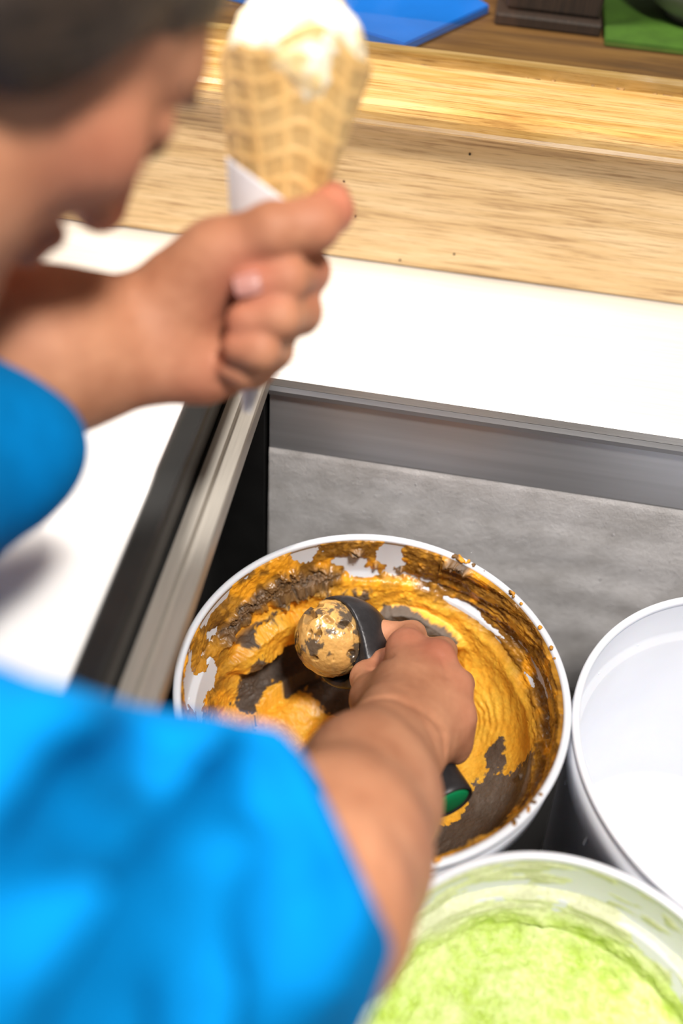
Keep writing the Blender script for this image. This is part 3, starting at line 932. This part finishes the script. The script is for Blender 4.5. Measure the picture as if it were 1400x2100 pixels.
o_, rd = wafer(0); i_, _ = wafer(0.0022)
Vc = np.concatenate([o_, i_]) @ CMx.T + cB
F1 = grid_faces(NA, NH, True)
n0 = NA * NH
top = np.array([(i * NH + NH - 1, ((i + 1) % NA) * NH + NH - 1, ((i + 1) % NA) * NH + NH - 1 + n0, i * NH + NH - 1 + n0) for i in range(NA)])
bot = np.array([(i * NH, i * NH + n0, ((i + 1) % NA) * NH + n0, ((i + 1) % NA) * NH) for i in range(NA)])
me = mesh_np('wafer', Vc, np.concatenate([F1, F1[:, ::-1] + n0, top, bot]))
tn = np.concatenate([0.5 + 0.5 * np.clip(fbm(o_, 60, 3, 301), -1, 1)] * 2)[:, None]
rr2 = np.concatenate([rd, rd * 0 + 0.5])[:, None]
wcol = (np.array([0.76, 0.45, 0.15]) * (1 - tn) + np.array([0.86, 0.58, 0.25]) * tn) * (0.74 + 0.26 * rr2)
color_attr(me, 'Col', wcol)
bm = bmesh.new(); bm.from_mesh(me); bmesh.ops.recalc_face_normals(bm, faces=bm.faces[:]); bm.to_mesh(me); bm.free()
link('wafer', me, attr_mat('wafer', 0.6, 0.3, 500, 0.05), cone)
# paper sleeve: a slightly wider cone with a slanting upper edge
M_PAPER = plain('paper', (0.78, 0.76, 0.78), 0.7, 0, 0.03, 80, 0.1, 300)
hs_ = np.linspace(0, 1, 60); A2, H2 = np.meshgrid(ph, hs_, indexing='ij')
edge = 0.635 + 0.07 * np.cos(A2 + math.pi / 2)
hgt = (-0.01 + (edge + 0.01) * H2) * cL
Rp = np.maximum(cRad * hgt / cL, 0) + 0.0030
pv = np.stack([Rp * np.cos(A2), Rp * np.sin(A2), hgt], -1).reshape(-1, 3)
Rq = Rp - 0.0004
pv2 = np.stack([Rq * np.cos(A2), Rq * np.sin(A2), hgt], -1).reshape(-1, 3)
F1 = grid_faces(NA, 60, True); n0 = NA * 60
top = np.array([(i * 60 + 59, ((i + 1) % NA) * 60 + 59, ((i + 1) % NA) * 60 + 59 + n0, i * 60 + 59 + n0) for i in range(NA)])
me = mesh_np('paper_sleeve', np.concatenate([pv, pv2]) @ CMx.T + cB, np.concatenate([F1, F1[:, ::-1] + n0, top]))
link('paper_sleeve', me, M_PAPER, cone)
# lumpy scoop of ice cream filling the mouth
Ib = Body()
def cp(x, y, z): return cB + CMx @ np.array([x, y, z])
rng = np.random.default_rng(12)
Ib.cap(cp(0, 0, cL * 0.74), cp(0, 0, cL * 0.985), 0.0235, 0.0325, 0.008)
for i in range(16):
    a_ = rng.uniform(0, 6.28); q = rng.uniform(0.006, 0.025)
    Ib.ell(cp(q * math.cos(a_), q * math.sin(a_), cL + rng.uniform(0.002, 0.013) - q * 0.25), rng.uniform(0.008, 0.014, 3), None, 0.004)
for x_, y_, z_ in ((0.024, 0.010, -0.012), (0.027, -0.004, -0.006)):
    Ib.ell(cp(x_, y_, cL + z_), (0.009, 0.009, 0.011), None, 0.006)
V, F = Ib.mesh('ice_cream', 0.0014)
V = V + vnormals(V, F) * (0.0014 * fbm(V, 120, 4, 310))[:, None]
me = mesh_np('scoop_of_ice_cream', V, F)
sw = sstep(0.05, 0.4, fbm(V, 60, 3, 311))[:, None]
color_attr(me, 'Col', np.array([0.88, 0.82, 0.66]) * (1 - sw) + np.array([0.85, 0.62, 0.30]) * sw)
link('scoop_of_ice_cream', me, attr_mat('pale_cream', 0.45, 0.3, 600, 0.1), cone)
# ------------------------------------------------------------------ person
def skin_material():
    m, t, b = nt('skin')
    v = coords(t)
    n = node(t, 'ShaderNodeTexNoise', Scale=35.0, Detail=5.0, Roughness=0.6); t.links.new(v, n.inputs['Vector'])
    r = ramp(t, [(0.3, (0.37, 0.150, 0.078)), (0.7, (0.53, 0.25, 0.14))]); t.links.new(n.outputs['Fac'], r.inputs['Fac'])
    a = t.nodes.new('ShaderNodeAttribute'); a.attribute_name = 'flush'
    mx = t.nodes.new('ShaderNodeMix'); mx.data_type = 'RGBA'
    mx.inputs[7].default_value = (0.50, 0.14, 0.09, 1)
    t.links.new(a.outputs['Fac'], mx.inputs[0]); t.links.new(r.outputs['Color'], mx.inputs[6])
    t.links.new(mx.outputs[2], b.inputs['Base Color'])
    b.inputs['Roughness'].default_value = 0.6
    b.inputs['Specular IOR Level'].default_value = 0.3
    b.inputs['Subsurface Weight'].default_value = 0.12
    b.inputs['Subsurface Radius'].default_value = (1, 0.35, 0.2)
    b.inputs['Subsurface Scale'].default_value = 0.003
    vo = node(t, 'ShaderNodeTexVoronoi', Scale=900.0); t.links.new(v, vo.inputs['Vector'])
    n2 = node(t, 'ShaderNodeTexNoise', Scale=160.0, Detail=5.0); t.links.new(v, n2.inputs['Vector'])
    ad = node(t, 'ShaderNodeMath', _operation='MULTIPLY_ADD'); ad.inputs[1].default_value = 0.25
    t.links.new(vo.outputs['Distance'], ad.inputs[0]); t.links.new(n2.outputs['Fac'], ad.inputs[2])
    bp = node(t, 'ShaderNodeBump', Strength=0.35, Distance=0.0007); t.links.new(ad.outputs[0], bp.inputs['Height'])
    t.links.new(bp.outputs['Normal'], b.inputs['Normal'])
    return m


M_SKIN = skin_material()
M_SHIRT = plain('blue_cotton', (0.0, 0.15, 0.41), 0.85, 0, 0.05, 90, 0.15, 1500, spec=0.05)
M_HAIR = plain('dark_hair', (0.035, 0.02, 0.012), 0.5, 0, 0.4, 40, 0.8, 120, stretch=(1, 1, 6))
M_NAIL = plain('fingernail', (0.52, 0.24, 0.20), 0.3, 0, 0.04, 100, coat=0.3)
M_JEANS = plain('dark_denim', (0.02, 0.03, 0.06), 0.8, 0, 0.2, 200, 0.2, 900)
M_SHOE = plain('shoe_canvas', (0.05, 0.05, 0.05), 0.7)
M_EYE = plain('eye', (0.7, 0.68, 0.65), 0.15, 0, 0.02)

shR = at(-230, 1930, 0.262)
shL = np.array([-0.355, -0.075, 0.215])
mid = (shR + shL) / 2
hips = np.array([-0.42, -0.66, 0.215])
acr = (shL - shR) / np.linalg.norm(shL - shR)      # across the shoulders
spine = (mid - hips) / np.linalg.norm(mid - hips)
bkN = np.cross(acr, spine); bkN /= np.linalg.norm(bkN)      # out of the chest or back
if bkN[2] < 0: bkN = -bkN                                   # out of the back (upward)
MT = np.stack([acr - spine * (acr @ spine), bkN, spine], 1); MT /= np.linalg.norm(MT, axis=0)

B = Body()
# torso
B.ell(mid - spine * 0.16, (0.130, 0.08, 0.17), MT, 0.02)
B.ell(hips + spine * 0.10, (0.125, 0.08, 0.15), MT, 0.05)
B.cap(shR, shL, 0.035, 0.035, 0.03)

# ---- head: own frame (forward = face direction, up = crown, side = her right)
hc = at(-62, -140, 0.350)
hf = 0.40 * CR - 0.38 * CU + 0.83 * CF; hf /= np.linalg.norm(hf)
hu = 0.57 * CR + 0.82 * CU + 0.02 * CF; hu -= hf * (hu @ hf); hu /= np.linalg.norm(hu)
hs = np.cross(hf, hu)
HM = np.stack([hs, hf, hu], 1)


def hp(s, f, u): return hc + HM @ np.array([s, f, u])


B.cap(mid + spine * 0.02, hp(0, -0.02, -0.055), 0.062, 0.055, 0.04)
B.ell(hp(0, -0.012, 0.03), (0.074, 0.094, 0.078), HM, 0.03)          # skull
B.ell(hp(0, 0.028, -0.03), (0.060, 0.062, 0.082), HM, 0.03)          # face
B.cap(hp(-0.035, 0.03, -0.078), hp(0.035, 0.03, -0.078), 0.020, 0.020, 0.03)
B.ell(hp(0, 0.072, -0.100), (0.022, 0.020, 0.018), HM, 0.025)        # chin
B.cap(hp(-0.03, 0.072, 0.018), hp(0.03, 0.072, 0.018), 0.014, 0.014, 0.02)   # brow
for s in (-1, 1):
    B.ell(hp(s * 0.032, 0.093, -0.002), (0.015, 0.013, 0.011), HM, 0.012, 's')   # eye socket
    B.ell(hp(s * 0.043, 0.058, -0.030), (0.02, 0.022, 0.02), HM, 0.02)           # cheek
    B.ell(hp(s * 0.074, -0.005, -0.008), (0.008, 0.019, 0.031), HM, 0.006)       # ear
    B.ell(hp(s * 0.080, 0.000, -0.006), (0.005, 0.010, 0.018), HM, 0.004, 's')
for s in (-1, 1): B.ell(hp(s * 0.032, 0.077, -0.003), (0.0145, 0.0135, 0.0115), HM, 0.003)        # lowered lids
B.chain([hp(0, 0.088, 0.010), hp(0, 0.103, -0.022), hp(0, 0.110, -0.034)], [0.008, 0.0095, 0.0115], 0.012)  # nose
for s in (-1, 1): B.ell(hp(s * 0.011, 0.100, -0.038), (0.008, 0.010, 0.007), HM, 0.006)
B.cap(hp(-0.016, 0.089, -0.060), hp(0.016, 0.089, -0.060), 0.0065, 0.0065, 0.006)   # lips
B.cap(hp(-0.014, 0.087, -0.071), hp(0.014, 0.087, -0.071), 0.0070, 0.0070, 0.006)

# ---- right arm: in the tub, hand over the scoop handle
elR = at(642, 1862, 0.412)
wrR = at(819, 1510, 0.603)
B.cap(shR, elR, 0.034, 0.037, 0.03)
sdir = np.cross(wrR - elR, CF); sdir /= np.linalg.norm(sdir)
if sdir @ CR < 0: sdir = -sdir
fa = lambda tt, o: elR + (wrR - elR) * tt + sdir * o
B.chain([fa(0, -0.004), fa(0.25, -0.008), fa(0.6, -0.010), fa(1.0, -0.0125)], [0.034, 0.0345, 0.0285, 0.0190], 0.02)
B.chain([fa(0, 0.004), fa(0.25, 0.006), fa(0.6, 0.010), fa(0.98, 0.0135)], [0.034, 0.0325, 0.0265, 0.0185], 0.02)
wl, wr_ = fa(1.0, -0.012), fa(1.0, 0.013)
mI, mM, mR, mP = at(833, 1330, 0.666), at(893, 1352, 0.655), at(927, 1408, 0.643), at(934, 1470, 0.632)
kw = 0.014
B.cap(wl, mI, 0.0160, 0.0120, kw); B.cap(at(815, 1490, 0.606), mM, 0.0160, 0.0118, kw)
B.cap(at(850, 1500, 0.606), mR, 0.0160, 0.0115, kw); B.cap(wr_, mP, 0.0165, 0.0120, kw)
B.cap(at(880, 1520, 0.624), at(922, 1500, 0.640), 0.0175, 0.0150, 0.008)           # heel of the hand on the little-finger side
B.cap(at(905, 1500, 0.635), at(925, 1530, 0.645), 0.0140, 0.0125, 0.01)
B.cap(at(800, 1450, 0.64), at(880, 1440, 0.65), 0.017, 0.017, 0.02)                # palm
for q, s in ((mI, 0.0118), (mM, 0.0112), (mR, 0.0108), (mP, 0.0103)):               # knuckle heads
    B.ell(q - CF * 0.0022, (s, s, s), None, 0.004)
for q in (mI, mM, mR, mP):                                                          # tendons on the back of the hand
    b0 = q + (wrR - q) * 0.62 - CF * 0.010; B.cap(q - CF * 0.0085, b0, 0.0028, 0.0022, 0.007)


def off(q, dx, dy, dz): return q + (dx * CR + dy * CU + dz * CF) * 0.001


def finger(q, dirs, rads, k=0.004, k0=0.008):
    pts = [q]
    for d in dirs: pts.append(off(pts[-1], *d))
    B.chain(pts, rads, k, k0)
    return pts


finger(mI, [(6, 5, 34), (-20, 0, 10), (-17, -3, -10)], [0.0112, 0.0096, 0.0085, 0.0072])
finger(mM, [(8, 0, 36), (-24, -2, 8), (-18, -3, -12)], [0.0110, 0.0098, 0.0087, 0.0074])
finger(mR, [(9, -4, 33), (-24, -5, 8), (-17, -4, -12)], [0.0105, 0.0092, 0.0082, 0.0070])
finger(mP, [(8, -6, 26), (-18, -6, 8), (-14, -4, -10)], [0.0098, 0.0085, 0.0075, 0.0064])
# thumb along the thumb side of the handle
B.chain([at(775, 1500, 0.622), at(762, 1432, 0.652), at(752, 1390, 0.682), at(758, 1362, 0.712)], [0.0150, 0.0135, 0.0105, 0.0085], 0.006, 0.014)

# ---- left arm: fist round the waffle cone
wrL = at(318, 690, 0.498)
elL = at(-520, 800, 0.425)
B.cap(shL, elL, 0.05, 0.04, 0.04)
sl = np.cross(wrL - elL, CF); sl /= np.linalg.norm(sl)
if sl @ CU < 0: sl = -sl
fb = lambda tt, o: elL + (wrL - elL) * tt + sl * o
B.chain([fb(0, 0.004), fb(0.35, 0.008), fb(0.7, 0.009), fb(1.0, 0.011)], [0.036, 0.033, 0.025, 0.019], 0.03)
B.chain([fb(0, -0.004), fb(0.35, -0.006), fb(0.7, -0.010), fb(1.0, -0.0125)], [0.036, 0.031, 0.0235, 0.0185], 0.03)
w0 = wrL
# palm, at the far side of the cone
lI, lM, lR, lP = at(575, 510, 0.540), at(570, 590, 0.540), at(545, 665, 0.535), at(510, 728, 0.528)
B.cap(fb(1.0, 0.010), lI, 0.0170, 0.0125, 0.014); B.cap(fb(1.0, 0.004), lM, 0.0165, 0.0120, 0.014)
B.cap(fb(1.0, -0.004), lR, 0.0165, 0.0115, 0.014); B.cap(fb(1.0, -0.011), lP, 0.0165, 0.0115, 0.014)
# heel of the palm along the lower edge
B.chain([at(330, 735, 0.500), at(420, 752, 0.507), at(500, 738, 0.514)], [0.0165, 0.0160, 0.0125], 0.012)
# ball of the thumb and thumb
B.chain([at(335, 660, 0.496), at(385, 590, 0.490), at(445, 528, 0.482)], [0.0200, 0.0195, 0.0165], 0.010, 0.014)
B.chain([at(445, 528, 0.482), at(560, 474, 0.470), at(640, 462, 0.474), at(678, 432, 0.486)], [0.0165, 0.0130, 0.0122, 0.0108], 0.006, 0.012)
B.cap(at(678, 432, 0.486), at(682, 408, 0.492), 0.0105, 0.0088, 0.005)
# fingers come round the far side and close towards the palm


def lfinger(m0, pip, dip, tip, r, k=0.0035):
    B.chain([m0, pip, dip, tip], [r * 1.1, r, r * 0.92, r * 0.78], k, 0.008)


lfinger(lI, at(628, 556, 0.508), at(585, 572, 0.476), at(515, 586, 0.474), 0.0118)
lfinger(lM, at(612, 640, 0.508), at(570, 650, 0.477), at(500, 658, 0.477), 0.0114)
lfinger(lR, at(556, 716, 0.506), at(530, 718, 0.480), at(488, 712, 0.480), 0.0108)
lfinger(lP, at(522, 758, 0.506), at(498, 760, 0.492), at(470, 752, 0.490), 0.0086)

# the hands close on the handle and the cone without running through them
B.cap(hA, hEnd, 0.0130, 0.0155, 0.001, 's')
B.cap(cB, cT, 0.0025, cRad + 0.002, 0.001, 's')
# creases: wrist fold of the scooping hand, palm folds of the other
for pts_, r_ in (([(738, 1442), (775, 1428), (830, 1437), (885, 1466), (912, 1502), (914, 1540)], 0.0016), ([(760, 1372), (800, 1345)], 0.0012), ([(905, 1345), (918, 1385)], 0.0012)):
    pp = [B.hit(x, y, -r_ * 0.35, 0.45) for x, y in pts_]
    B.chain(pp, [r_] * len(pp), 0.004, mode='s')
V, F = B.mesh('person', 0.0019)
flush = np.zeros(len(V))
for q, rr, a in ((mI, 0.02, 0.7), (mM, 0.019, 0.8), (mR, 0.017, 0.5), (mP, 0.017, 0.4), (at(672, 440, 0.486), 0.022, 0.8), (at(520, 582, 0.475), 0.02, 0.7), (at(490, 655, 0.478), 0.02, 0.5),
                 (at(640, 560, 0.50), 0.02, 0.5), (hp(0, 0.11, -0.034), 0.02, 0.6), (hp(0, 0.09, -0.065), 0.02, 0.9), (at(400, 780, 0.5), 0.03, 0.4), (hp(0.05, 0.06, -0.03), 0.035, 0.4), (hp(-0.05, 0.06, -0.03), 0.035, 0.4)):
    flush = np.maximum(flush, a * np.exp(-((V - q) ** 2).sum(1) / (rr * rr)))
V = V + vnormals(V, F) * (0.00025 * noise(V, 220, 2))[:, None]
pe = mesh_np('person', V, F)
float_attr(pe, 'flush', flush)
person = link('person', pe, M_SKIN)
tag(person, 'person in a blue T-shirt leaning over, scooping with one hand and holding a cone', 'person')


def child(name, body, h, mat, disp=None):
    V, F = body.mesh(name, h)
    if disp is not None: V = V + vnormals(V, F) * disp(V)[:, None]
    return link(name, mesh_np(name, V, F), mat, person)


# hair: short crop over the skull
Hb = Body()
Hb.ell(hp(0, -0.016, 0.034), (0.081, 0.099, 0.084), HM, 0.01)
Hb.ell(hp(0, -0.065, -0.03), (0.055, 0.03, 0.05), HM, 0.03)
for s in (-1, 1): Hb.ell(hp(s * 0.068, -0.012, -0.004), (0.019, 0.040, 0.048), HM, 0.015)
Hb.ell(hp(0, 0.075, -0.018), (0.075, 0.05, 0.062), HM, 0.012, 's')
child('hair', Hb, 0.0025, M_HAIR, lambda V: 0.0010 * fbm(V * [1, 1, 0.4], 260, 3, 4) + 0.001)
Eb = None
for s in (-1, 1):
    Lb = Body(); Lb.chain([hp(s * 0.020, 0.0885, -0.009), hp(s * 0.032, 0.0905, -0.0115), hp(s * 0.044, 0.0855, -0.008)], [0.0012, 0.0014, 0.0012], 0.002); child('eyelash', Lb, 0.0008, M_HAIR)
    Lb = Body(); Lb.chain([hp(s * 0.016, 0.090, 0.012), hp(s * 0.034, 0.088, 0.017), hp(s * 0.048, 0.072, 0.013)], [0.0022, 0.0026, 0.0016], 0.004)
    child('eyebrow', Lb, 0.0012, M_HAIR)


def nail(c, along, out, L, Wd):
    """slightly domed plate lying on a fingertip"""
    along = along / np.linalg.norm(along); out = out - along * (out @ along); out /= np.linalg.norm(out)
    sd = np.cross(along, out)
    nu, nv = 12, 10
    u = np.linspace(-1, 1, nu); v = np.linspace(-1, 1, nv)
    U, W_ = np.meshgrid(u, v, indexing='ij')
    wd = Wd * (1 - 0.18 * (np.abs(U) ** 4))
    top = c + (U * L)[..., None] * along + (W_ * wd)[..., None] * sd + ((1 - W_ ** 2) * 0.0018 - 0.0006 * U ** 2)[..., None] * out
    bot = top - 0.0008 * out
    Vn = np.concatenate([top.reshape(-1, 3), bot.reshape(-1, 3)])
    Fg = grid_faces(nu, nv)
    ring = [i * nv for i in range(nu)] + [(nu - 1) * nv + j for j in range(1, nv)] + [i * nv + nv - 1 for i in range(nu - 2, -1, -1)] + [j for j in range(nv - 2, 0, -1)]
    side = [(ring[i], ring[(i + 1) % len(ring)], ring[(i + 1) % len(ring)] + nu * nv, ring[i] + nu * nv) for i in range(len(ring))]
    return link('fingernail', mesh_np('fingernail', Vn, np.concatenate([Fg, Fg[:, ::-1] + nu * nv, np.array(side)])), M_NAIL, person)


nail(at(508, 582, 0.4648), at(490, 586, 0.48) - at(585, 568, 0.48), -CF, 0.0062, 0.0050)
nail(at(668, 444, 0.4752), at(690, 430, 0.49) - at(620, 475, 0.472), -CF - 0.25 * CU + 0.3 * CR, 0.0075, 0.0062)

# T-shirt
S = Body()
S.ell(mid - spine * 0.17, (0.150, 0.092, 0.18), MT, 0.02)
S.ell(hips + spine * 0.10, (0.150, 0.098, 0.17), MT, 0.05)
S.cap(shR, shL, 0.052, 0.055, 0.03)
S.cap(mid, mid + spine * 0.03 + (hc - mid) * 0.10, 0.075, 0.066, 0.03)
s0, s1 = at(-150, 1880, 0.285), at(660, 1862, 0.395)
sax = (s1 - s0) / np.linalg.norm(s1 - s0)
S.chain([s0, s0 + (s1 - s0) * 0.55, s1 + (s1 - s0) * 0.30], [0.070, 0.0600, 0.049], 0.03)
# left sleeve and its loose hanging hem
S.chain([shL, at(-400, 930, 0.42), at(-80, 935, 0.425), at(30, 930, 0.432)], [0.060, 0.058, 0.042, 0.026], 0.02)
S.cap(at(-60, 855, 0.435), at(75, 905, 0.44), 0.020, 0.014, 0.02)
# folds: ridges and valleys on the right sleeve and shoulder
RID = [([(470, 1530), (400, 1650), (260, 1830), (120, 2000)], 0.012),
       ([(250, 1440), (130, 1560), (0, 1720)], 0.012),
       ([(440, 1600), (480, 1670), (440, 1740)], 0.010),
       ([(525, 1720), (545, 1850), (500, 2000), (440, 2090)], 0.010),
       ([(560, 1560), (650, 1720), (690, 1860), (670, 1990)], 0.012),
       ([(60, 1500), (0, 1600)], 0.010),
       ([(380, 1960), (300, 2080)], 0.010)]
VAL = [([(482, 1700), (476, 1800)], 0.012), ([(600, 1660), (592, 1850), (560, 2060)], 0.013),
       ([(530, 1560), (440, 1720), (330, 1860), (190, 2060)], 0.013), ([(330, 1500), (180, 1640), (20, 1800)], 0.010), ([(430, 1850), (390, 2060)], 0.013)]
RID = [([S.hit(x, y, r_ * 0.22) for x, y in p_], r_) for p_, r_ in RID]
VAL = [([S.hit(x, y, -r_ * 0.48) for x, y in p_], r_) for p_, r_ in VAL]
for pts, rr in RID: S.chain(pts, [rr * 0.6] + [rr] * (len(pts) - 2) + [rr * 0.7], 0.018, 0.018)
for pts, rr in VAL: S.chain(pts, [rr * 0.8] + [rr] * (len(pts) - 2) + [rr * 0.7], 0.014, mode='s')
# sleeve opening: cut square, hollow inside
S.half(at(712, 1725, 0.385), 0.89 * CR + 0.44 * CU + 0.12 * CF, 0.10)
S.half(at(732, 1975, 0.375), 0.90 * CR - 0.42 * CU + 0.10 * CF, 0.10)
S.cap(s0 + (s1 - s0) * 0.80, s1 + (s1 - s0) * 0.42, 0.043, 0.047, 0.003, 's')
child('t_shirt', S, 0.0034, M_SHIRT, lambda V: 0.0012 * fbm(V, 22, 2, 11))

# trousers and shoes
Tb = Body()
Tb.ell(hips, (0.165, 0.11, 0.11), MT, 0.03)
for s in (-1, 1):
    hj = hips + acr * [1, 1, 0] * 0.085 * s
    kn = np.array([hj[0] + 0.02, hj[1] + 0.02, -0.31]); an = np.array([hj[0], hj[1] - 0.03, FLOOR_Z + 0.08])
    Tb.chain([hj, kn, an], [0.095, 0.068, 0.056], 0.05)
child('trousers', Tb, 0.007, M_JEANS, lambda V: 0.004 * fbm(V, 12, 2, 6))
for s in (-1, 1):
    hj = hips + acr * [1, 1, 0] * 0.085 * s
    Sb = Body(); Sb.cap((hj[0], hj[1] - 0.05, FLOOR_Z + 0.05), (hj[0], hj[1] - 0.03, FLOOR_Z + 0.10), 0.05, 0.045, 0.02)
    Sb.cap((hj[0], hj[1] - 0.06, FLOOR_Z + 0.042), (hj[0] + 0.03, hj[1] + 0.13, FLOOR_Z + 0.036), 0.042, 0.036, 0.02)
    Sb.plane((0, 0, FLOOR_Z + 0.001), (0, 0, -1))
    child('shoe', Sb, 0.005, M_SHOE)
